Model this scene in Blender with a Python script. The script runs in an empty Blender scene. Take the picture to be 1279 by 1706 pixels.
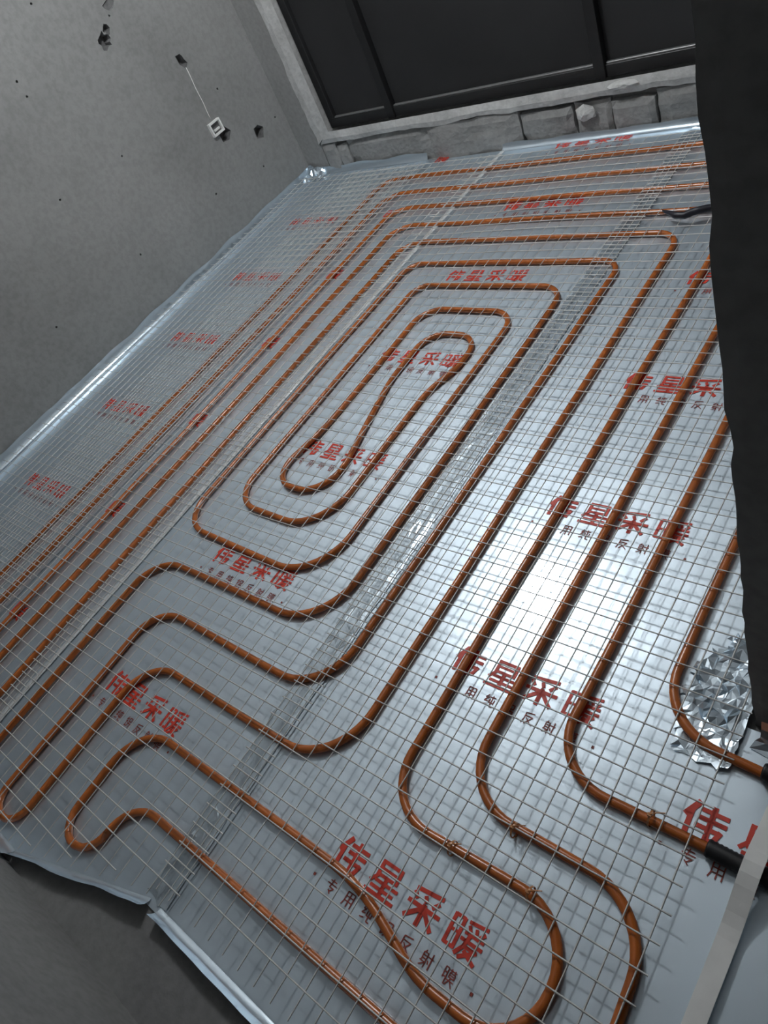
import bpy, bmesh, math, random
from mathutils import Vector, Matrix, noise

random.seed(7)
SC = bpy.context.scene
COL = SC.collection
PI = math.pi

# ------------------------------------------------------------------ camera
CAM_H = 1.45
W_VEC = (2.36642751, 0.56455623, -0.76256979)          # calibrated rotation (world axes -> camera axes)
F_PX = 1187.5
R = Matrix.Rotation(Vector(W_VEC).length, 3, Vector(W_VEC))
right = Vector(R[0]); down = Vector(R[1]); fwd = Vector(R[2])
cam_data = bpy.data.cameras.new('camera')
cam = bpy.data.objects.new('camera', cam_data)
COL.objects.link(cam)
m3 = Matrix((right, -down, -fwd)).transposed()
cam.matrix_world = Matrix.Translation((0, 0, CAM_H)) @ m3.to_4x4()
cam_data.sensor_fit = 'VERTICAL'
cam_data.sensor_height = 24.0
cam_data.lens = 24.0 * F_PX / 1706.0
cam_data.clip_start = 0.02
SC.camera = cam

# ------------------------------------------------------------------ world, exposure
world = bpy.data.worlds.new('night_air'); SC.world = world
world.use_nodes = True
world.node_tree.nodes['Background'].inputs[0].default_value = (0.55, 0.62, 0.75, 1)
world.node_tree.nodes['Background'].inputs[1].default_value = 0.02
SC.view_settings.view_transform = 'Standard'
SC.view_settings.look = 'None'
SC.view_settings.gamma = 1.0
SC.view_settings.use_curve_mapping = False
SC.view_settings.exposure = 0.0
LAMP_POS = (-2.10, 2.04, 2.42)
LAMP_EMIT = 128.0

# ------------------------------------------------------------------ helpers
def obj(name, bm, mat, parent=None, smooth=False):
    me = bpy.data.meshes.new(name)
    bm.normal_update(); bm.to_mesh(me); bm.free()
    if smooth:
        for p in me.polygons: p.use_smooth = True
    if mat: me.materials.append(mat)
    o = bpy.data.objects.new(name, me); COL.objects.link(o)
    if parent: o.parent = parent
    return o

def tag(o, label, cat, group=None):
    o['label'] = label; o['category'] = cat
    if group: o['group'] = group
    return o

def struct(name, bm, mat, smooth=False):
    o = obj(name, bm, mat, None, smooth); o['kind'] = 'structure'; return o

def thing(name, label, cat, loc=(0, 0, 0), group=None):
    o = bpy.data.objects.new(name, None); COL.objects.link(o)
    o.location = loc; o.empty_display_size = 0.05
    return tag(o, label, cat, group)

def box(bm, x0, x1, y0, y1, z0, z1):
    v = [bm.verts.new(p) for p in ((x0,y0,z0),(x1,y0,z0),(x1,y1,z0),(x0,y1,z0),(x0,y0,z1),(x1,y0,z1),(x1,y1,z1),(x0,y1,z1))]
    for f in ((0,3,2,1),(4,5,6,7),(0,1,5,4),(1,2,6,5),(2,3,7,6),(3,0,4,7)):
        bm.faces.new([v[i] for i in f])
    return v

def tube(bm, pts, r, sides=12, closed_ends=True, radii=None):
    rings = []
    n = len(pts)
    up0 = Vector((0, 0, 1))
    for i, p in enumerate(pts):
        t = (pts[min(i+1, n-1)] - pts[max(i-1, 0)]).normalized()
        u = up0 if abs(t.z) < 0.9 else Vector((1, 0, 0))
        s = t.cross(u).normalized(); w = s.cross(t).normalized()
        rr = radii[i] if radii else r
        rings.append([bm.verts.new(p + (s*math.cos(a) + w*math.sin(a))*rr)
                      for a in (2*PI*k/sides for k in range(sides))])
    for a, b in zip(rings[:-1], rings[1:]):
        for k in range(sides):
            bm.faces.new((a[k], a[(k+1) % sides], b[(k+1) % sides], b[k]))
    if closed_ends:
        bm.faces.new(list(reversed(rings[0]))); bm.faces.new(rings[-1])

def fillet(pts, step=0.03):
    """2-D polyline with a corner radius per point -> dense list of Vectors"""
    out = []
    n = len(pts)
    P = [Vector(p[:2]) for p in pts]
    rad = [p[2] if len(p) > 2 else 0.09 for p in pts]
    segs = [P[0]]
    for i in range(1, n-1):
        a = P[i-1]-P[i]; b = P[i+1]-P[i]
        la, lb = a.length, b.length
        a.normalize(); b.normalize()
        ang = math.acos(max(-1, min(1, a.dot(b))))
        r = rad[i]; d = r/math.tan(ang/2)
        dm = min(la, lb)*0.5 if False else min(la*0.98, lb*0.98)
        if d > dm: d = dm; r = d*math.tan(ang/2)
        t0 = P[i]+a*d; t1 = P[i]+b*d
        c = P[i] + (a+b).normalized()*(r/math.sin(ang/2))
        v0 = t0-c; v1 = t1-c
        sweep = PI-ang
        sgn = 1 if v0.x*v1.y - v0.y*v1.x > 0 else -1
        k = max(3, int(sweep*r/0.018))
        for j in range(k+1):
            th = sgn*sweep*j/k
            segs.append(c + Vector((v0.x*math.cos(th)-v0.y*math.sin(th), v0.x*math.sin(th)+v0.y*math.cos(th))))
    segs.append(P[-1])
    out = [segs[0]]
    for p in segs[1:]:
        d = p-out[-1]
        if d.length < 1e-4: continue
        k = max(1, int(math.ceil(d.length/step)))
        s = out[-1].copy()
        for j in range(1, k+1): out.append(s + d*(j/k))
    return out

# ------------------------------------------------------------------ materials
def nt(name):
    m = bpy.data.materials.new(name); m.use_nodes = True
    t = m.node_tree; b = t.nodes['Principled BSDF']
    return m, t, b

def simple(name, col, rough=0.6, metal=0.0, var=0.12, scale=30, bump=0.0, bscale=60, spec=0.5):
    m, t, b = nt(name)
    tc = t.nodes.new('ShaderNodeTexCoord')
    nz = t.nodes.new('ShaderNodeTexNoise'); nz.inputs['Scale'].default_value = scale; nz.inputs['Detail'].default_value = 5
    t.links.new(tc.outputs['Object'], nz.inputs['Vector'])
    rp = t.nodes.new('ShaderNodeValToRGB')
    rp.color_ramp.elements[0].position = 0.3; rp.color_ramp.elements[1].position = 0.7
    rp.color_ramp.elements[0].color = tuple(c*(1-var) for c in col)+(1,)
    rp.color_ramp.elements[1].color = tuple(min(1, c*(1+var)) for c in col)+(1,)
    t.links.new(nz.outputs['Fac'], rp.inputs['Fac']); t.links.new(rp.outputs['Color'], b.inputs['Base Color'])
    b.inputs['Roughness'].default_value = rough; b.inputs['Metallic'].default_value = metal
    b.inputs['Specular IOR Level'].default_value = spec
    if bump:
        n2 = t.nodes.new('ShaderNodeTexNoise'); n2.inputs['Scale'].default_value = bscale; n2.inputs['Detail'].default_value = 6
        t.links.new(tc.outputs['Object'], n2.inputs['Vector'])
        bp = t.nodes.new('ShaderNodeBump'); bp.inputs['Strength'].default_value = bump; bp.inputs['Distance'].default_value = 0.01
        t.links.new(n2.outputs['Fac'], bp.inputs['Height']); t.links.new(bp.outputs['Normal'], b.inputs['Normal'])
    return m

def concrete(name, dark, light, scale=1.6, stain=None, bump=0.35):
    m, t, b = nt(name)
    L = t.links.new
    tc = t.nodes.new('ShaderNodeTexCoord')
    big = t.nodes.new('ShaderNodeTexNoise'); big.inputs['Scale'].default_value = scale; big.inputs['Detail'].default_value = 6; big.inputs['Roughness'].default_value = 0.62
    fine = t.nodes.new('ShaderNodeTexNoise'); fine.inputs['Scale'].default_value = 45; fine.inputs['Detail'].default_value = 7
    L(tc.outputs['Object'], big.inputs['Vector']); L(tc.outputs['Object'], fine.inputs['Vector'])
    r1 = t.nodes.new('ShaderNodeValToRGB')
    r1.color_ramp.elements[0].position = 0.3; r1.color_ramp.elements[0].color = dark+(1,)
    r1.color_ramp.elements[1].position = 0.7; r1.color_ramp.elements[1].color = light+(1,)
    L(big.outputs['Fac'], r1.inputs['Fac'])
    mx = t.nodes.new('ShaderNodeMixRGB'); mx.blend_type = 'MULTIPLY'; mx.inputs['Fac'].default_value = 0.3
    r2 = t.nodes.new('ShaderNodeValToRGB')
    r2.color_ramp.elements[0].position = 0.35; r2.color_ramp.elements[0].color = (0.55, 0.55, 0.55, 1)
    r2.color_ramp.elements[1].position = 0.6; r2.color_ramp.elements[1].color = (1, 1, 1, 1)
    L(fine.outputs['Fac'], r2.inputs['Fac'])
    L(r1.outputs['Color'], mx.inputs['Color1']); L(r2.outputs['Color'], mx.inputs['Color2'])
    L(mx.outputs['Color'], b.inputs['Base Color'])
    b.inputs['Roughness'].default_value = 0.9; b.inputs['Specular IOR Level'].default_value = 0.2
    bp = t.nodes.new('ShaderNodeBump'); bp.inputs['Strength'].default_value = bump; bp.inputs['Distance'].default_value = 0.006
    ad = t.nodes.new('ShaderNodeMath'); ad.operation = 'ADD'
    L(big.outputs['Fac'], ad.inputs[0]); L(fine.outputs['Fac'], ad.inputs[1])
    L(ad.outputs[0], bp.inputs['Height']); L(bp.outputs['Normal'], b.inputs['Normal'])
    return m

def foil_material(name, creased=False, tint=(0.71, 0.805, 0.88)):
    m, t, b = nt(name)
    L = t.links.new
    out = t.nodes['Material Output']
    tc = t.nodes.new('ShaderNodeTexCoord')
    n1 = t.nodes.new('ShaderNodeTexNoise'); n1.inputs['Scale'].default_value = 3.2; n1.inputs['Detail'].default_value = 3
    n2 = t.nodes.new('ShaderNodeTexNoise'); n2.inputs['Scale'].default_value = 17; n2.inputs['Detail'].default_value = 4
    n2.inputs['Distortion'].default_value = 0.7
    L(tc.outputs['Object'], n1.inputs['Vector']); L(tc.outputs['Object'], n2.inputs['Vector'])
    b1 = t.nodes.new('ShaderNodeBump'); b1.inputs['Strength'].default_value = 0.34; b1.inputs['Distance'].default_value = 0.012
    b2 = t.nodes.new('ShaderNodeBump'); b2.inputs['Strength'].default_value = 0.10; b2.inputs['Distance'].default_value = 0.004
    L(n1.outputs['Fac'], b1.inputs['Height']); L(n2.outputs['Fac'], b2.inputs['Height'])
    L(b1.outputs['Normal'], b2.inputs['Normal'])
    b.inputs['Base Color'].default_value = tint+(1,)
    b.inputs['Metallic'].default_value = 0.96
    b.inputs['Roughness'].default_value = 0.55
    g = t.nodes.new('ShaderNodeBsdfGlossy'); g.inputs['Color'].default_value = tint+(1,); g.inputs['Roughness'].default_value = 0.13 if not creased else 0.07
    mx = t.nodes.new('ShaderNodeMixShader'); mx.inputs['Fac'].default_value = 0.27 if not creased else 0.6
    L(b2.outputs['Normal'], b.inputs['Normal']); L(b2.outputs['Normal'], g.inputs['Normal'])
    L(b.outputs[0], mx.inputs[1]); L(g.outputs[0], mx.inputs[2]); L(mx.outputs[0], out.inputs['Surface'])
    return m

M = {}
M['plaster'] = concrete('cement_plaster', (0.24, 0.24, 0.237), (0.33, 0.33, 0.325), 1.1, bump=0.2)
M['plaster_dark'] = concrete('raw_dark_plaster', (0.20, 0.20, 0.20), (0.27, 0.27, 0.265), 1.6, bump=0.4)
M['hole'] = concrete('rough_cavity', (0.10, 0.10, 0.10), (0.2, 0.2, 0.2), 20, bump=0.8)
M['mortar'] = concrete('pale_mortar', (0.48, 0.48, 0.47), (0.66, 0.66, 0.65), 7, bump=0.7)
M['block'] = concrete('rough_block', (0.26, 0.26, 0.255), (0.36, 0.36, 0.355), 5, bump=0.9)
M['screed'] = concrete('bare_screed', (0.16, 0.16, 0.16), (0.24, 0.24, 0.235), 2.5, bump=0.4)
M['ceiling'] = concrete('ceiling_concrete', (0.74, 0.74, 0.73), (0.82, 0.82, 0.81), 1.0, bump=0.15)
M['foil'] = foil_material('reflective_foil')
M['foil_creased'] = foil_material('creased_foil', True)
M['pipe'] = simple('orange_heating_pipe', (0.44, 0.118, 0.022), 0.26, 0.0, 0.14, 9, spec=0.6)
M['wire'] = simple('galvanised_wire', (0.66, 0.66, 0.64), 0.45, 0.15, 0.1, 40)
M['print'] = simple('red_print', (0.62, 0.045, 0.022), 0.5, 0.0, 0.06, 20)
M['print_thin'] = simple('dark_red_print', (0.30, 0.05, 0.035), 0.5, 0.0, 0.06, 20)
M['frame'] = simple('dark_window_frame', (0.028, 0.028, 0.029), 0.45, 0.3, 0.1, 10)
M['frame_lip'] = simple('grey_frame_lip', (0.20, 0.20, 0.20), 0.4, 0.4, 0.1, 10)
M['pane'] = simple('dark_filmed_glass', (0.026, 0.026, 0.027), 0.55, 0.0, 0.2, 2.2, spec=0.25)
M['sleeve'] = simple('black_sleeve', (0.012, 0.012, 0.014), 0.5, 0, 0.1, 20)
M['white'] = simple('white_plastic', (0.86, 0.86, 0.84), 0.45, 0, 0.05, 20)
M['tape'] = simple('white_seam_tape', (0.70, 0.73, 0.74), 0.35, 0.1, 0.1, 60)
M['tie'] = simple('amber_cable_tie', (0.50, 0.22, 0.08), 0.35, 0, 0.1, 20)
M['cable'] = simple('black_cable', (0.012, 0.012, 0.02), 0.45, 0, 0.1, 20)

# ------------------------------------------------------------------ the shell
XL, XR = -3.59, -0.25            # left wall face, end of the right partition
YF, YN = 3.09, -0.47             # far wall face, near wall face
YP = 0.627                       # face of the partition beside the camera
CZ = 2.75

bm = bmesh.new(); box(bm, XL-0.2, 1.7, -2.2, YF+0.25, -0.12, 0.0)
struct('floor', bm, M['screed'])
bm = bmesh.new(); box(bm, XL-0.2, 1.7, -2.2, YF+0.25, CZ, CZ+0.12)
struct('ceiling', bm, M['ceiling'])

# left wall with real cavities cut into it
bm = bmesh.new(); box(bm, XL-0.2, XL, -2.2, YF+0.25, 0, CZ)
wall_left = struct('wall_left', bm, M['plaster'])
wall_left.data.materials.append(M['hole'])
cut = bmesh.new()
def cavity(y, z, ry, rz, depth, n=9, jag=0.3, seed=0):
    rnd = random.Random(seed)
    ring = []
    for k in range(n):
        a = 2*PI*k/n + rnd.uniform(-.2, .2); q = 1 + rnd.uniform(-jag, jag)
        ring.append((y+ry*q*math.cos(a), z+rz*q*math.sin(a)))
    front = [cut.verts.new((XL+0.01, p[0], p[1])) for p in ring]
    back = [cut.verts.new((XL-depth, y+(p[0]-y)*.7, z+(p[1]-z)*.7)) for p in ring]
    fs = [cut.faces.new(front), cut.faces.new(list(reversed(back)))]
    for k in range(n):
        fs.append(cut.faces.new((front[k], back[k], back[(k+1) % n], front[(k+1) % n])))
    for f in fs: f.material_index = 1
cavity(2.275, 1.135, 0.040, 0.036, 0.04, 13, 0.3, 3)
cavity(2.315, 1.165, 0.022, 0.022, 0.03, 9, 0.3, 5)
cavity(2.615, 0.89, 0.030, 0.036, 0.04, 9, 0.35, 4)
cavity(2.862, 0.392, 0.042, 0.040, 0.05, 5, 0.15, 6)
cavity(2.632, 0.497, 0.05, 0.042, 0.05, 5, 0.15, 8)
cavity(2.40, 1.24, 0.045, 0.03, 0.006, 9, 0.3, 9)
def wall_pt(px, py):
    v = Vector(((px-639.5)/F_PX, (py-853.)/F_PX, 1.0))
    d = right*v.x + down*v.y + fwd*v.z
    t = XL/d.x
    return d.y*t, d.z*t + CAM_H
for i, (px, py) in enumerate(((28,136),(45,161),(203,260),(100,333),(360,323),(458,195),(234,424),(94,545),(182,26),(52,6),(439,277),(410,43),(362,148))):
    y, z = wall_pt(px, py)
    cavity(y, z, 0.007, 0.006, 0.02, 6, 0.2, 20+i)
bmesh.ops.recalc_face_normals(cut, faces=cut.faces)
cutter = obj('cavity_cutter', cut, M['plaster'])
cutter.data.materials.append(M['hole'])
md = wall_left.modifiers.new('cavities', 'BOOLEAN'); md.operation = 'DIFFERENCE'; md.object = cutter; md.solver = 'EXACT'; md.use_self = True
dg = bpy.context.evaluated_depsgraph_get()
new_me = bpy.data.meshes.new_from_object(wall_left.evaluated_get(dg))
wall_left.modifiers.clear(); wall_left.data = new_me
bpy.data.objects.remove(cutter)

# near wall with the doorway the pipes leave through
bm = bmesh.new()
box(bm, XL, -2.75, YN-0.15, YN, 0, CZ); box(bm, -1.99, -0.62, YN-0.15, YN, 0, CZ); box(bm, -2.75, -1.99, YN-0.15, YN, 2.1, CZ)
struct('wall_near', bm, M['plaster_dark'])
bm = bmesh.new(); box(bm, XL-0.2, 1.7, -2.35, -2.2, 0, CZ)
struct('wall_corridor', bm, M['plaster_dark'])
bm = bmesh.new(); box(bm, 1.7, 1.85, -2.35, YF+0.25, 0, CZ)
struct('wall_hallway', bm, M['plaster_dark'])

# right partition: an L of rough plaster with an uneven arris
bm = bmesh.new()
nz = 90
prof = []
for k in range(nz+1):
    z = CZ*k/nz
    j = 0.006*noise.noise(Vector((0.3, 7.1, z*19))) + 0.006*max(0, noise.noise(Vector((4.3, 2.1, z*7)))-0.15)
    prof.append([bm.verts.new(p) for p in ((XR+j, YP+0.0012, z), (XR+0.018, YP, z), (1.7, YP, z), (1.7, YP+0.2, z), (XR+0.2, YP+0.2, z), (XR+0.2, YF, z), (XR, YF, z), (XR, YP+0.03, z))])
for a, b in zip(prof[:-1], prof[1:]):
    for k in range(8):
        bm.faces.new((a[k], a[(k+1) % 8], b[(k+1) % 8], b[k]))
bm.faces.new(prof[-1])
struct('wall_right', bm, M['plaster'])

# far wall with a big opening for the window
WX0, WX1, WZ0, WZ1 = -3.30, -0.62, 0.235, 2.35
bm = bmesh.new()
box(bm, XL-0.2, WX0-0.115, YF, YF+0.22, 0, CZ); box(bm, WX1+0.1, XR+0.2, YF, YF+0.22, 0, CZ)
box(bm, WX0-0.115, WX1+0.1, YF, YF+0.22, WZ1+0.08, CZ); box(bm, WX0-0.115, WX1+0.1, YF+0.035, YF+0.22, 0, WZ0-0.04)
wall_far = struct('wall_far', bm, M['plaster'])
# rough blocks under the sill, with open cracks between them
def rough_block(x0, x1, z0, z1, y0, depth, seed, nx=8, nzz=5):
    bm = bmesh.new()
    g = {}
    for i in range(nx+1):
        for k in range(nzz+1):
            x = x0+(x1-x0)*i/nx; z = z0+(z1-z0)*k/nzz
            n = noise.noise(Vector((x*9+seed, z*14, seed*1.7)))
            edge = 0.012 if i in (0, nx) or k == nzz else 0
            g[i, k] = bm.verts.new((x + 0.008*noise.noise(Vector((x*20, z*20, 3+seed))), y0 + 0.012*n + edge, z + (0.012*noise.noise(Vector((x*16+5, seed, 1))) if k == nzz else 0)))
    for i in range(nx):
        for k in range(nzz):
            bm.faces.new((g[i, k], g[i+1, k], g[i+1, k+1], g[i, k+1]))
    ring = [g[i, 0] for i in range(nx+1)] + [g[nx, k] for k in range(1, nzz+1)] + [g[i, nzz] for i in range(nx-1, -1, -1)] + [g[0, k] for k in range(nzz-1, 0, -1)]
    back = [bm.verts.new((v.co.x, y0+depth, v.co.z)) for v in ring]
    for k in range(len(ring)):
        j = (k+1) % len(ring)
        bm.faces.new((ring[j], ring[k], back[k], back[j]))
    bm.faces.new(back)
    return bm
xs = [-3.415, -3.30, -3.215, -2.62, -2.06, -1.78, -1.60, -1.40, -0.9, -0.52]
zt = [0.165, 0.15, 0.168, 0.172, 0.15, 0.155, 0.142, 0.165, 0.165]
for i in range(len(xs)-1):
    obj('block', rough_block(xs[i]+0.004, xs[i+1]-0.004, 0, zt[i], YF-0.004 + 0.006*(i % 3-1), 0.05, 11+i), M['block'], wall_far)
# pale mortar band round the frame
def mortar_band(pts_in, pts_out, seed):
    bm = bmesh.new(); n = 60
    rows = []
    for k in range(n+1):
        t = k/n
        a = Vector(pts_in[0]).lerp(Vector(pts_in[1]), t); b = Vector(pts_out[0]).lerp(Vector(pts_out[1]), t)
        d = (b-a).normalized()
        wob = 0.014*noise.noise(Vector((t*14, seed, 0.5))) + 0.008*noise.noise(Vector((t*45, seed, 2.5)))
        b2 = b + d*wob
        y = YF-0.012+0.006*noise.noise(Vector((t*20, seed, 4)))
        rows.append([bm.verts.new((a.x, YF-0.006, a.y)), bm.verts.new((a.x*.4+b2.x*.6, y, a.y*.4+b2.y*.6)), bm.verts.new((b2.x, y+0.006, b2.y)), bm.verts.new((b2.x, YF+0.05, b2.y)), bm.verts.new((a.x, YF+0.12, a.y))])
    for p, q in zip(rows[:-1], rows[1:]):
        for k in range(4): bm.faces.new((p[k], q[k], q[k+1], p[k+1]))
    return bm
obj('mortar_band', mortar_band(((WX0, WZ0), (WX0, WZ1)), ((WX0-0.115, WZ0-0.06), (WX0-0.115, WZ1)), 1.0), M['mortar'], wall_far)
obj('mortar_band', mortar_band(((WX0-0.02, WZ0), (WX1, WZ0)), ((WX0-0.10, WZ0-0.062), (WX1, WZ0-0.062)), 5.0), M['mortar'], wall_far)
obj('mortar_band', mortar_band(((WX1, WZ0), (WX1, WZ1)), ((WX1+0.1, WZ0), (WX1+0.1, WZ1)), 9.0), M['mortar'], wall_far)

# window: dark frame, two mullions, three dark panes
win = bpy.data.objects.new('window_1', None); COL.objects.link(win); win['kind'] = 'structure'
win.location = ((WX0+WX1)/2, YF, WZ0)
def wpart(name, mat, *boxes):
    bm = bmesh.new()
    for q in boxes:
        box(bm, q[0]-win.location.x, q[1]-win.location.x, q[2]-win.location.y, q[3]-win.location.y, q[4]-win.location.z, q[5]-win.location.z)
    bmesh.ops.bevel(bm, geom=list(bm.edges), offset=0.002, segments=1, affect='EDGES')
    return obj(name, bm, mat, win)
FY = YF+0.03
wpart('frame_rail', M['frame'], (WX0, WX1, FY, FY+0.06, WZ0, WZ0+0.05)); wpart('frame_rail', M['frame'], (WX0, WX1, FY, FY+0.06, WZ1-0.05, WZ1))
wpart('frame_stile', M['frame'], (WX0, WX0+0.05, FY, FY+0.06, WZ0+0.05, WZ1-0.05)); wpart('frame_stile', M['frame'], (WX1-0.05, WX1, FY, FY+0.06, WZ0+0.05, WZ1-0.05))
mull = (-2.83, -1.635)
M['mullion'] = simple('black_mullion', (0.014, 0.014, 0.015), 0.5, 0.2, 0.1, 10)
for mx_ in mull: wpart('mullion', M['mullion'], (mx_-0.025, mx_+0.025, FY-0.012, FY+0.06, WZ0+0.0, WZ1-0.05))
edges = [WX0+0.05, mull[0]-0.025, mull[0]+0.025, mull[1]-0.025, mull[1]+0.025, WX1-0.05]
for k in range(3):
    wpart('pane', M['pane'], (edges[2*k], edges[2*k+1], FY+0.024, FY+0.036, WZ0+0.05, WZ1-0.05))
    wpart('glazing_lip', M['frame_lip'], (edges[2*k]+0.002, edges[2*k+1]-0.002, FY+0.004, FY+0.022, WZ0+0.05, WZ0+0.058))

# ------------------------------------------------------------------ ceiling lamp that lights the room
lamp = thing('pendant_lamp', 'white globe lamp hanging from the ceiling over the middle of the room', 'lamp', (LAMP_POS[0], LAMP_POS[1], CZ))
def lathe(profile, n=40):
    bm = bmesh.new(); rings = []
    for r, z in profile:
        rings.append([bm.verts.new((max(r, 1e-4)*math.cos(2*PI*k/n), max(r, 1e-4)*math.sin(2*PI*k/n), z)) for k in range(n)])
    for a, b in zip(rings[:-1], rings[1:]):
        for k in range(n): bm.faces.new((a[k], b[k], b[(k+1) % n], a[(k+1) % n]))
    bmesh.ops.recalc_face_normals(bm, faces=bm.faces)
    return bm
m, t, b = nt('lit_diffuser')
b.inputs['Base Color'].default_value = (0.9, 0.9, 0.9, 1); b.inputs['Emission Color'].default_value = (0.95, 0.98, 1.0, 1); b.inputs['Emission Strength'].default_value = LAMP_EMIT
dz = LAMP_POS[2]-CZ
obj('globe', lathe([(0.13*math.sin(PI*k/16), dz-0.13*math.cos(PI*k/16)) for k in range(16)] + [(0.035, dz+0.13)]), m, lamp, True)
obj('socket', lathe([(0, dz+0.125), (0.042, dz+0.125), (0.042, dz+0.165), (0.02, dz+0.185), (0, dz+0.185)], 20), M['white'], lamp)
obj('cord', lathe([(0.005, dz+0.18), (0.005, -0.02)], 8), M['white'], lamp)
obj('ceiling_rose', lathe([(0, 0), (0.05, 0), (0.05, -0.015), (0.035, -0.03), (0, -0.03)], 20), M['white'], lamp)

# ------------------------------------------------------------------ foil sheets
def fz(x, y):
    return 0.0016*noise.noise(Vector((x*3.1, y*2.3, 0.4))) + 0.0007*noise.noise(Vector((x*11, y*9, 2.4)))
def sheet(name, label, x0, x1, y0, y1, z, step=0.035, edge=None):
    th = tag(bpy.data.objects.new(name, None), label, 'foil', 'foil sheets on the floor'); COL.objects.link(th)
    th.location = ((x0+x1)/2, y0, 0)
    bm = bmesh.new(); nx = int((x1-x0)/step); ny = int((y1-y0)/step)
    ox, oy = th.location.x, th.location.y
    g = [[None]*(ny+1) for _ in range(nx+1)]
    for i in range(nx+1):
        for j in range(ny+1):
            x = x0+(x1-x0)*i/nx; y = y0+(y1-y0)*j/ny
            if edge: y = edge(x)+(y1-edge(x))*j/ny
            if i in (0, nx): x += 0.004*noise.noise(Vector((y*5, z*900, 1)))
            g[i][j] = bm.verts.new((x-ox, y-oy, z+fz(x, y)))
    for i in range(nx):
        for j in range(ny):
            bm.faces.new((g[i][j], g[i+1][j], g[i+1][j+1], g[i][j+1]))
    obj('foil_surface', bm, M['foil'], th, True)
    return th
def near_edge(x):
    return -0.455 + 0.145*max(0, min(1, (x+1.72)/0.46))
foil1 = sheet('foil_sheet', 'silver foil sheet with red lettering lying beside the dark partition wall', -1.215, -0.262, -0.31, 3.075, 0.0040)
foil2 = sheet('foil_sheet', 'silver foil sheet under the centre of the pipe spiral', -2.19, -1.175, -0.455, 3.075, 0.0055, edge=near_edge)
foil3 = sheet('foil_sheet', 'narrow exposed silver foil sheet between the spiral and the wall-side sheet', -3.0, -2.15, -0.455, 3.07, 0.0040)
foil4 = sheet('foil_sheet', 'dull silver foil sheet turned up along the bare grey left wall', -3.572, -2.63, -0.455, 3.075, 0.0058)
foil0 = sheet('foil_sheet', 'blue-grey foil sheet in the doorway below the dark wall', -0.345, 1.2, -0.9, 0.615, 0.0060)
SH = {0: (foil0, 0.0060), 1: (foil1, 0.0040), 2: (foil2, 0.0055), 3: (foil3, 0.0040), 4: (foil4, 0.0058)}

def upturn(parent, pts, outw, h, seed, mat=None, amp=0.006, n=None):
    """foil edge folded up a wall: a line from a to b, rising h towards outw"""
    a, b = Vector(pts[0]), Vector(pts[1]); L = (b-a).length; n = n or int(L/0.03)
    o = Vector((parent.location.x, parent.location.y, 0)); out = Vector(outw)
    bm = bmesh.new(); rows = []
    for k in range(n+1):
        t = k/n; p = a.lerp(b, t)
        w = amp*noise.noise(Vector((t*L*9, seed, 0))); hh = h*(1+0.25*noise.noise(Vector((t*L*6, seed, 5))))
        r = []
        for s, z in ((0, 0.0), (0.35, 0.08), (0.72, 0.38), (0.9, 0.7), (1.0, 1.0)):
            q = p + out*(s*0.022) - out*abs(w)*s
            r.append(bm.verts.new((q.x-o.x, q.y-o.y, 0.0065+z*hh)))
        rows.append(r)
    for p, q in zip(rows[:-1], rows[1:]):
        for k in range(4): bm.faces.new((p[k], p[k+1], q[k+1], q[k]))
    return obj('upturned_edge', bm, mat or M['foil_creased'], parent, True)
upturn(foil4, ((-3.566, -0.45), (-3.566, 3.07)), (-1, 0), 0.05, 1.0)
upturn(foil4, ((-3.56, 3.06), (-2.66, 3.062)), (0, 1), 0.035, 2.0)
upturn(foil2, ((-2.18, 3.055), (-1.18, 3.055)), (0, 1), 0.028, 3.0)
upturn(foil1, ((-1.2, 3.055), (-0.3, 3.055)), (0, 1), 0.024, 4.0)
upturn(foil2, ((-2.1, -0.44), (-1.72, -0.44)), (0, -1), 0.045, 6.0, amp=0.012)
upturn(foil2, ((-1.72, -0.44), (-1.24, -0.295)), (0.29, -0.957), 0.03, 6.5, amp=0.012)
upturn(foil1, ((-1.2, -0.295), (-0.62, -0.295)), (0, -1), 0.03, 7.0, amp=0.012)

# crumpled foil where the doorway sheet is pushed against the partition corner
def crumple(parent, name, x0, x1, y0, y1, zf, nx, ny, amp, seed, mat, trim=False):
    rnd = random.Random(seed); bm = bmesh.new(); g = {}
    ox, oy = parent.location.x, parent.location.y
    for i in range(nx+1):
        for j in range(ny+1):
            u, v = i/nx, j/ny
            x = x0+(x1-x0)*u + rnd.uniform(-.46, .46)*(x1-x0)/nx*(0.5 if u > .95 else 1); y = y0+(y1-y0)*v + rnd.uniform(-.46, .46)*(y1-y0)/ny
            e = min(1.0, 4*u, 4*v, 4*(1-u)) if zf else min(1, 5*u, 5*(1-u))
            z = 0.008 + (zf(u, v) if zf else 0) + amp*e*rnd.uniform(0, 1)*(0.5+abs(noise.noise(Vector((u*3, v*5, seed))))*1.6)
            g[i, j] = bm.verts.new((x-ox, y-oy, z))
    for i in range(nx):
        for j in range(ny):
            if zf and trim and ((i+.5)/nx*0.9-.62)**2/.30 + ((j+.5)/ny-.45)**2/.30 + 0.5*noise.noise(Vector((i*.5, j*.5, seed))) > .95: continue
            q = [g[i, j], g[i+1, j], g[i+1, j+1], g[i, j+1]]
            if rnd.random() < .5: bm.faces.new(q[:3]); bm.faces.new((q[0], q[2], q[3]))
            else: bm.faces.new((q[0], q[1], q[3])); bm.faces.new(q[1:])
    return obj(name, bm, mat, parent)
crumple(foil1, 'crumpled_corner', -0.400, -0.258, 0.515, 0.80, lambda u, v: 0.020*max(0, u-.45), 13, 22, 0.0115, 5, M['foil_creased'], True)
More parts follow.
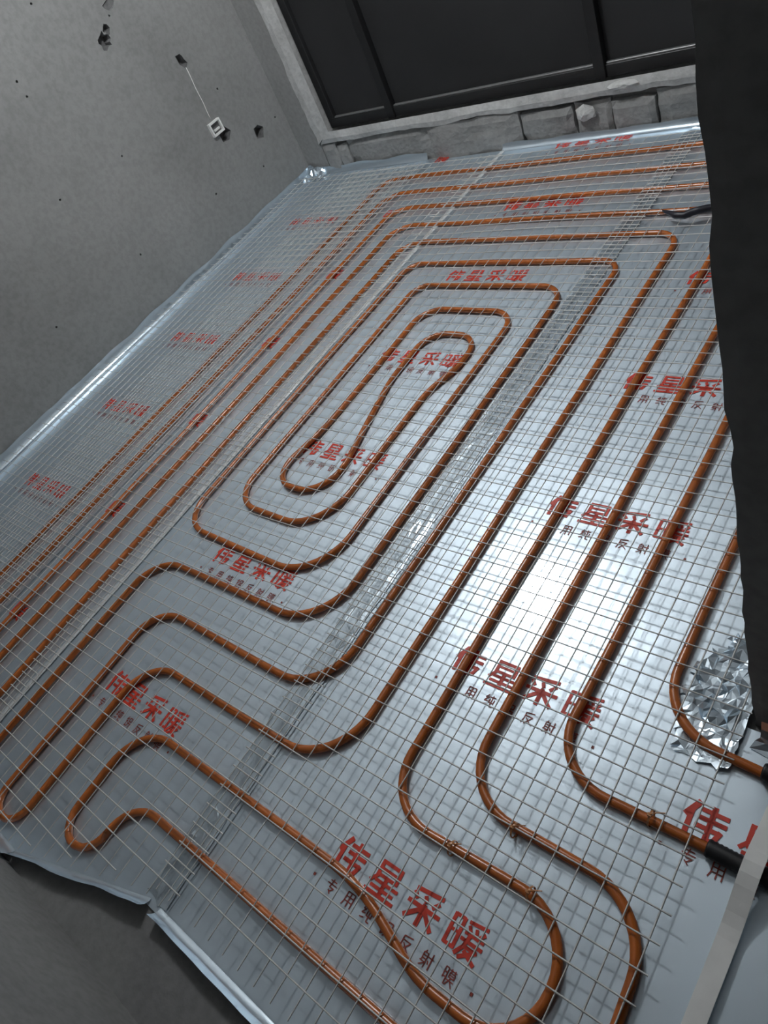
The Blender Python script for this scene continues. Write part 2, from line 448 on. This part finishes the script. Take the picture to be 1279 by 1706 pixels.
crumple(foil0, 'crumpled_flap', -0.235, 0.5, 0.572, 0.617, lambda u, v: 0.05*v*v, 26, 5, 0.012, 6, M['foil_creased'])
crumple(foil4, 'crumpled_corner', -3.585, -3.44, 2.98, 3.08, lambda u, v: 0.05*v*(1-u), 9, 7, 0.03, 7, M['foil_creased'])
# creased overlap running along the seams
crumple(foil2, 'creased_seam', -1.262, -1.185, -0.30, 3.05, None, 5, 110, 0.0020, 8, M['foil_creased'])
crumple(foil2, 'creased_seam', -2.19, -2.165, -0.40, 3.05, None, 3, 95, 0.003, 9, M['tape'])

# ------------------------------------------------------------------ lettering printed on the foil
# strokes on a 0..1 square: (x0,y0,x1,y1,width)
G = {}
G['wei'] = [(.30,1,.08,.52,.15),(.19,.70,.19,.0,.13),(.38,.83,.98,.83,.11),(.38,.60,.98,.60,.11),(.34,.36,.90,.36,.11),(.64,1,.64,.0,.13),(.90,.41,.80,.06,.12),(.86,.10,.70,.08,.10)]
G['xing'] = [(.16,.97,.84,.97,.10),(.16,.58,.84,.58,.09),(.16,.775,.84,.775,.08),(.20,1,.20,.55,.11),(.80,1,.80,.55,.11),(.22,.54,.06,.30,.10),(.20,.40,.95,.40,.09),(.14,.21,.88,.21,.09),(.02,.03,.98,.03,.10),(.51,.54,.51,.03,.12)]
G['cai'] = [(.88,1,.10,.90,.11),(.10,.80,.22,.64,.11),(.42,.82,.50,.66,.11),(.84,.84,.70,.64,.11),(.02,.50,.98,.50,.11),(.50,.60,.50,.0,.13),(.44,.44,.08,.06,.12),(.56,.44,.92,.06,.12)]
G['nuan'] = [(.05,.95,.05,.10,.10),(.31,.95,.31,.10,.10),(.05,.93,.31,.93,.09),(.05,.53,.31,.53,.08),(.05,.13,.31,.13,.09),(.94,1,.44,.93,.09),(.48,.84,.56,.72,.09),(.68,.86,.72,.74,.09),(.92,.86,.82,.72,.09),(.44,.65,.96,.65,.09),(.40,.46,.99,.46,.09),(.60,.66,.54,.30,.10),(.54,.30,.40,.03,.10),(.56,.32,.90,.32,.09),(.90,.34,.52,.0,.10),(.60,.22,.96,.02,.10)]
# small line: seven light characters
G['zhuan'] = [(.2,.86,.82,.86,.07),(.05,.64,.95,.64,.07),(.5,1,.36,.42,.07),(.36,.42,.8,.42,.07),(.8,.42,.5,.16,.07),(.36,.24,.66,.02,.07)]
G['yong'] = [(.15,.95,.15,.3,.07),(.15,.3,.04,.0,.07),(.15,.95,.88,.95,.07),(.88,.95,.88,.02,.07),(.15,.66,.88,.66,.07),(.15,.36,.88,.36,.07),(.51,.95,.51,.0,.07)]
G['chun'] = [(.28,1,.06,.72,.07),(.06,.72,.30,.68,.07),(.34,.82,.04,.42,.07),(.04,.42,.36,.48,.07),(.02,.12,.36,.2,.07),(.44,.84,.98,.88,.07),(.50,.7,.50,.36,.07),(.50,.38,.92,.38,.07),(.92,.7,.92,.32,.07),(.70,1,.70,.06,.07),(.70,.06,.97,.06,.07)]
G['lv'] = [(.24,1,.04,.68,.07),(.12,.8,.4,.8,.07),(.08,.56,.4,.56,.07),(.22,.8,.22,.06,.07),(.22,.06,.42,.2,.07),(.52,.95,.92,.95,.07),(.52,.95,.52,.62,.07),(.92,.95,.92,.62,.07),(.52,.62,.92,.62,.07),(.46,.42,.98,.42,.07),(.66,.56,.5,.02,.07),(.95,.42,.86,.02,.07)]
G['fan'] = [(.88,.98,.16,.9,.07),(.16,.9,.16,.4,.07),(.16,.4,.04,.02,.07),(.16,.66,.84,.66,.07),(.84,.66,.3,.02,.07),(.3,.52,.95,.04,.07)]
G['she'] = [(.26,1,.2,.9,.06),(.12,.86,.12,.3,.06),(.12,.86,.46,.86,.06),(.46,.86,.46,.0,.06),(.12,.68,.46,.68,.06),(.12,.5,.46,.5,.06),(.02,.32,.5,.32,.06),(.44,.3,.06,.04,.06),(.54,.7,.98,.7,.07),(.84,1,.84,.02,.07),(.60,.5,.68,.3,.07)]
G['mo'] = [(.08,.95,.08,.3,.06),(.08,.95,.32,.95,.06),(.32,.95,.32,.0,.06),(.08,.66,.32,.66,.06),(.08,.4,.32,.4,.06),(.42,.9,.98,.9,.06),(.56,1,.56,.8,.06),(.84,1,.84,.8,.06),(.5,.76,.92,.76,.06),(.5,.5,.92,.5,.06),(.5,.76,.5,.5,.06),(.92,.76,.92,.5,.06),(.5,.63,.92,.63,.05),(.4,.32,.99,.32,.06),(.7,.5,.42,.0,.06),(.72,.3,.98,.0,.06)]
G['dot'] = [(.42,.5,.58,.5,.18)]

def glyph_row(parent, zs, names, x0, y0, cw, ch, pitch, mat, name):
    ox, oy = parent.location.x, parent.location.y
    for i, nm in enumerate(names):
        bm = bmesh.new()
        gx = x0+i*pitch
        for k, (a, b, c, d, w) in enumerate(G[nm]):
            p = Vector((gx+a*cw, y0+b*ch)); q = Vector((gx+c*cw, y0+d*ch))
            t = (q-p).normalized(); s = Vector((-t.y, t.x))*(w*ch*0.57)
            p = p - t*w*ch*0.12; q = q + t*w*ch*0.12
            zz = zs + 0.0014 + 0.00002*k
            bm.faces.new([bm.verts.new((e.x-ox, e.y-oy, zz + fz(e.x, e.y))) for e in (p-s, q-s, q+s, p+s)])
        obj(name, bm, mat, parent)
BIG = ['wei', 'xing', 'cai', 'nuan']
SMALL = ['dot', 'zhuan', 'yong', 'chun', 'lv', 'fan', 'she', 'mo', 'dot']
def print_row(si, x0, y0):
    th, z = SH[si]
    glyph_row(th, z, BIG, x0, y0, 0.078, 0.066, 0.0985, M['print'], 'printed_character')
    glyph_row(th, z, SMALL, x0-0.028, y0-0.050, 0.027, 0.029, 0.0505, M['print_thin'], 'small_printed_character')
for k in range(7):
    y = -0.012 + 0.5025*k
    if y < 2.98: print_row(1, -0.892, y)
    else: print_row(1, -0.892, 2.985)
for k in range(7):
    print_row(2, -1.875, 0.003 + 0.5015*k)
for k in range(7):
    y = 0.01+0.5025*k
    glyph_row(foil3, 0.0040, ['nuan'], -2.592, y, 0.078, 0.066, 0.1, M['print'], 'printed_character')
for k in range(6):
    print_row(4, -3.30, -0.01 + 0.5025*k)
print_row(0, -0.305, 0.378); print_row(0, -0.305, -0.125); print_row(0, 0.68, 0.378)

# ------------------------------------------------------------------ heating pipes
PZ, PR = 0.0175, 0.0100
def pipe_path(pts, wob=0.004, seed=0.0):
    out = []
    for p in fillet(pts):
        out.append(Vector((p.x + wob*noise.noise(Vector((p.x*2.3, p.y*2.3, seed))), p.y + wob*noise.noise(Vector((p.x*2.1, p.y*2.7, seed+9))), PZ + 0.0012*noise.noise(Vector((p.x*4, p.y*4, seed+3))))))
    return out
def pipe(name, label, pts, seed):
    bm = bmesh.new(); path = pipe_path(pts, 0.005, seed); tube(bm, path, PR, 12)
    return tag(obj(name, bm, M['pipe'], None, True), label, 'pipe', 'orange floor heating pipes'), path
loop1 = thing('heating_pipe', 'outermost orange heating pipe loop with black sleeves on both ends', 'pipe', (-0.21, 0.54, 0), 'orange floor heating pipes')
def child_tube(name, pts3, r, mat, parent, sides=12, radii=None):
    bm = bmesh.new(); tube(bm, [p-parent.location for p in pts3], r, sides, True, radii); return obj(name, bm, mat, parent, True)
p1 = pipe_path([(0.62, 0.50), (-0.10, 0.532), (-0.413, 0.548, .14), (-0.413, 2.885, .09), (-2.82, 2.885, .12), (-2.82, -0.37, .068), (-2.68, -0.37, .068), (-2.68, 2.725, .11), (-0.56, 2.725, .09), (-0.56, 0.368, .13), (-0.20, 0.368), (0.62, 0.34)], 0.005, 1.0)
child_tube('pipe_run', p1, PR, M['pipe'], loop1)
def sleeve(pts):
    path = []
    for a, b in zip(pts[:-1], pts[1:]):
        n = int((Vector(b)-Vector(a)).length/0.004)
        for k in range(n): path.append(Vector(a).lerp(Vector(b), k/n))
    rad = [0.0155 + (0.0014 if (i//1) % 2 else 0) for i in range(len(path))]
    child_tube('protective_sleeve', path, 0.015, M['sleeve'], loop1, 14, rad)
sleeve([(-0.205, 0.538, 0.0245), (-0.10, 0.534, 0.0245), (0.62, 0.502, 0.0245)])
sleeve([(-0.243, 0.368, 0.0245), (0.62, 0.342, 0.0245)])
pipe('heating_pipe', 'orange heating pipe making the round loop in front of the doorway',
     [(-2.54, -1.9), (-2.54, 2.575, .11), (-0.705, 2.575, .09), (-0.705, 0.237, .135), (-0.28, 0.237, .13), (-0.265, -0.165, .13), (-1.47, -0.165, .10), (-1.47, -0.32, .07), (-1.62, -0.345, .07), (-1.62, -0.012, .13), (-0.80, -0.010, .5), (-0.60, -0.083, .25), (-0.383, -0.083, .112), (-0.383, 0.148, .112), (-0.85, 0.140, .13), (-0.85, 2.415, .09), (-2.41, 2.415, .12), (-2.41, -1.9)], 2.0)
pipe('heating_pipe', 'orange heating pipe coiled into the long spiral in the middle of the floor',
     [(-2.26, -1.9), (-2.26, 2.275, .12), (-1.0, 2.275, .09), (-0.995, 0.145, .17), (-1.775, 0.140, .13), (-1.775, -0.41, .065), (-1.91, -0.41, .065), (-1.91, 0.287, .12), (-1.15, 0.285, .16), (-1.145, 2.115, .08), (-2.12, 2.115, .09), (-2.12, 0.585, .13), (-1.41, 0.565, .18), (-1.41, 1.81, .10), (-1.838, 1.81, .10), (-1.838, 1.12, .5), (-1.875, 0.95, .12), (-1.85, 0.855, .09), (-1.63, 0.85, .12), (-1.63, 1.0, .4), (-1.725, 1.4, .5), (-1.725, 1.67, .10), (-1.485, 1.67, .10), (-1.485, 1.5, .2), (-1.53, 1.36, .3), (-1.53, 0.725, .17), (-1.975, 0.73, .12), (-1.975, 1.965, .08), (-1.288, 1.965, .10), (-1.285, 0.438, .18), (-2.09, 0.44, .13), (-2.09, -1.9)], 3.0)

# ------------------------------------------------------------------ welded wire mesh on top of the pipes
WR = 0.0017
def mesh_z(x, y, s):
    return 0.0295 + 0.010*max(0, noise.noise(Vector((x*1.7+s, y*1.5, s)))) + 0.004*abs(noise.noise(Vector((x*5, y*5+s, 1.0))))
def wire_sheet(label, x0, x1, y0, y1, px, py, s, rot=0.0, dz=0.0, clip=None):
    th = thing('wire_mesh', label, 'wire mesh', ((x0+x1)/2, y0, 0), 'welded wire mesh sheets')
    c, sn = math.cos(rot), math.sin(rot); cx, cy = (x0+x1)/2, (y0+y1)/2
    def P(x, y, extra):
        X = cx+(x-cx)*c-(y-cy)*sn; Y = cy+(x-cx)*sn+(y-cy)*c
        X += 0.0035*noise.noise(Vector((X*4, Y*2.2, s+5))); Y += 0.0035*noise.noise(Vector((X*2.2, Y*4, s+8)))
        return Vector((X-th.location.x, Y-th.location.y, mesh_z(X, Y, s)+dz+extra))
    bm = bmesh.new()
    x = px + math.ceil((x0-px)/0.05)*0.05
    while x <= x1+1e-6:
        ya = max(y0, clip(x)) if clip else y0
        n = int((y1-ya)/0.06); tube(bm, [P(x, ya-0.012+(y1-ya+0.024)*k/n, 0) for k in range(n+1)], WR, 4, False); x += 0.05
    obj('lengthwise_wires', bm, M['wire'], th, True)['kind'] = 'stuff'
    bm = bmesh.new()
    y = py + math.ceil((y0-py)/0.05)*0.05
    while y <= y1+1e-6:
        xb = x1
        while clip and clip(xb) > y: xb -= 0.05
        n = max(2, int((xb-x0)/0.06)); tube(bm, [P(x0-0.012+(xb-x0+0.024)*k/n, y, 2*WR) for k in range(n+1)], WR, 4, False); y += 0.05
    obj('crosswise_wires', bm, M['wire'], th, True)['kind'] = 'stuff'
    return th
wire_sheet('wire mesh sheet over the long straight pipes beside the dark partition wall', -1.235, -0.265, -0.26, 2.95, -0.472, 0.684, 1.0, 0.0)
wire_sheet('wire mesh sheet lying over the middle of the pipe spiral', -2.205, -1.165, -0.42, 2.95, -1.190, 0.70, 2.0, 0.004, 0.004, lambda x: near_edge(x)+0.03)
wire_sheet('wire mesh sheet over the left run of straight pipes, between spiral and wall-side sheet', -3.14, -2.14, -0.42, 2.98, -2.16, 0.672, 3.0, -0.003)
wire_sheet('wire mesh sheet along the upturned foil at the left wall', -3.55, -2.60, -0.42, 2.98, -2.625, 0.652, 4.0, 0.003, 0.005)

# ------------------------------------------------------------------ small things
# white box in the left wall with the wire leading up to the cavity above it
y, z = 2.60, 0.552
jb = thing('junction_box', 'small white plastic junction box on the left grey wall', 'box', (XL, y, z))
bm = bmesh.new()
a0, b0, dp = 0.042, 0.034, 0.018
for (q0, q1, r0, r1) in ((-a0, a0, b0-0.009, b0), (-a0, a0, -b0, -b0+0.009), (-a0, -a0+0.009, -b0+0.009, b0-0.009), (a0-0.009, a0, -b0+0.009, b0-0.009)):
    box(bm, 0, dp, q0, q1, r0, r1)
obj('rim', bm, M['white'], jb)
bm = bmesh.new(); box(bm, 0.0, 0.003, -a0+0.009, a0-0.009, -b0+0.009, b0-0.009); obj('back_plate', bm, M['frame_lip'], jb)
bm = bmesh.new(); box(bm, 0.003, 0.012, -0.02, 0.022, -0.014, -0.004); obj('terminal', bm, M['white'], jb)
bm = bmesh.new()
pw = [Vector((XL+0.004, 2.617+(2.60-2.617)*k/12 + 0.0015*math.sin(k), 0.855+(0.60-0.855)*k/12)) for k in range(13)]
tube(bm, pw, 0.002, 6)
tag(obj('wall_wire', bm, M['white'], None, True), 'thin pale wire on the left wall between cavity and junction box', 'wire')
# black cable end near the partition
bm = bmesh.new()
pts = [Vector(p) for p in ((-1.10, 2.372, 0.044), (-1.07, 2.352, 0.047), (-1.04, 2.335, 0.046), (-1.01, 2.332, 0.046), (-0.985, 2.345, 0.05), (-0.965, 2.35, 0.052), (-0.94, 2.362, 0.050), (-0.90, 2.375, 0.046), (-0.78, 2.39, 0.046))]
dense = []
for i in range(len(pts)-1):
    for k in range(4): dense.append(pts[i].lerp(pts[i+1], k/4))
dense.append(pts[-1])
tube(bm, dense, 0.012, 10, True, [0.004+0.009*min(1, i/8) for i in range(len(dense))])
tag(obj('black_cable', bm, M['cable'], None, True), 'short black cable end lying on the mesh against the partition wall', 'cable')
# white strip in the doorway, lying over the sleeve
bm = bmesh.new(); n = 24; rows = []
for k in range(n+1):
    t = k/n; yy = 0.56-0.50*t; xx = -0.163-0.012*t
    zz = 0.016+0.034*math.exp(-((yy-0.366)/0.07)**2) + 0.002*math.sin(t*9)
    rows.append([bm.verts.new((xx+dx, yy, zz+dzz)) for dx, dzz in ((-0.016, 0), (0.016, 0), (0.016, 0.003), (-0.016, 0.003))])
for a, b in zip(rows[:-1], rows[1:]):
    for k in range(4): bm.faces.new((a[k], a[(k+1) % 4], b[(k+1) % 4], b[k]))
bm.faces.new(list(reversed(rows[0]))); bm.faces.new(rows[-1])
tag(obj('plastic_strip', bm, M['white'], None), 'flat white plastic strip lying across the black pipe sleeve in the doorway', 'strip')
# cable ties on the front pipes
ties = [(-0.345, 0.371, 0, 'amber cable tie on the front pipe bend nearest the red lettering by the doorway'),
        (-0.56, 0.232, 0, 'amber cable tie on the pipe running between the two front bends'),
        (-0.655, 0.142, 0, 'amber cable tie on the near side of the round front pipe loop'),
        (-0.48, 0.146, 0, 'amber cable tie at the start of the round front pipe loop')]
for x, y, rz, lab in ties:
    th = thing('cable_tie', lab, 'cable tie', (x, y, 0.0175), 'cable ties on the front pipes')
    bm = bmesh.new()
    ring = [Vector((0, 0.0145*math.cos(a), 0.005+0.0165*math.sin(a))) for a in (2*PI*k/16 for k in range(17))]
    prev = None; first = None
    for p in ring:
        nrm = Vector((0, p.y, p.z-0.005)).normalized()*0.0012
        r = [bm.verts.new(q) for q in (p+Vector((-.002, 0, 0)), p+Vector((.002, 0, 0)), p+nrm+Vector((.002, 0, 0)), p+nrm+Vector((-.002, 0, 0)))]
        if prev:
            for k in range(4): bm.faces.new((prev[k], prev[(k+1) % 4], r[(k+1) % 4], r[k]))
        prev = r
    obj('strap', bm, M['tie'], th)
    bm = bmesh.new(); box(bm, -0.004, 0.004, -0.003, 0.003, 0.0215, 0.027); obj('head', bm, M['tie'], th)
    bm = bmesh.new(); tube(bm, [Vector((0, 0, 0.026)), Vector((0.012, 0.006, 0.034)), Vector((0.026, 0.012, 0.036))], 0.0012, 5); obj('tail', bm, M['tie'], th)
# loose mortar lumps on the ledge under the window
def lump(x, z, sx, sz, sy, seed, label):
    bm = bmesh.new(); bmesh.ops.create_icosphere(bm, subdivisions=2, radius=1)
    for v in bm.verts:
        k = 1+0.35*noise.noise(v.co*1.6+Vector((seed, 0, 0)))
        v.co = Vector((v.co.x*sx*k, v.co.y*sy*k, v.co.z*sz*k))
    o = obj('mortar_lump', bm, M['mortar']); o.location = (x, YF-0.008, z)
    tag(o, label, 'mortar lump', 'mortar lumps under the window')
lump(-1.72, 0.118, 0.048, 0.034, 0.022, 1.0, 'round pale mortar lump stuck to the blocks under the window')
lump(-1.53, 0.212, 0.065, 0.018, 0.03, 2.0, 'flat mortar lump on the ledge under the right window mullion')
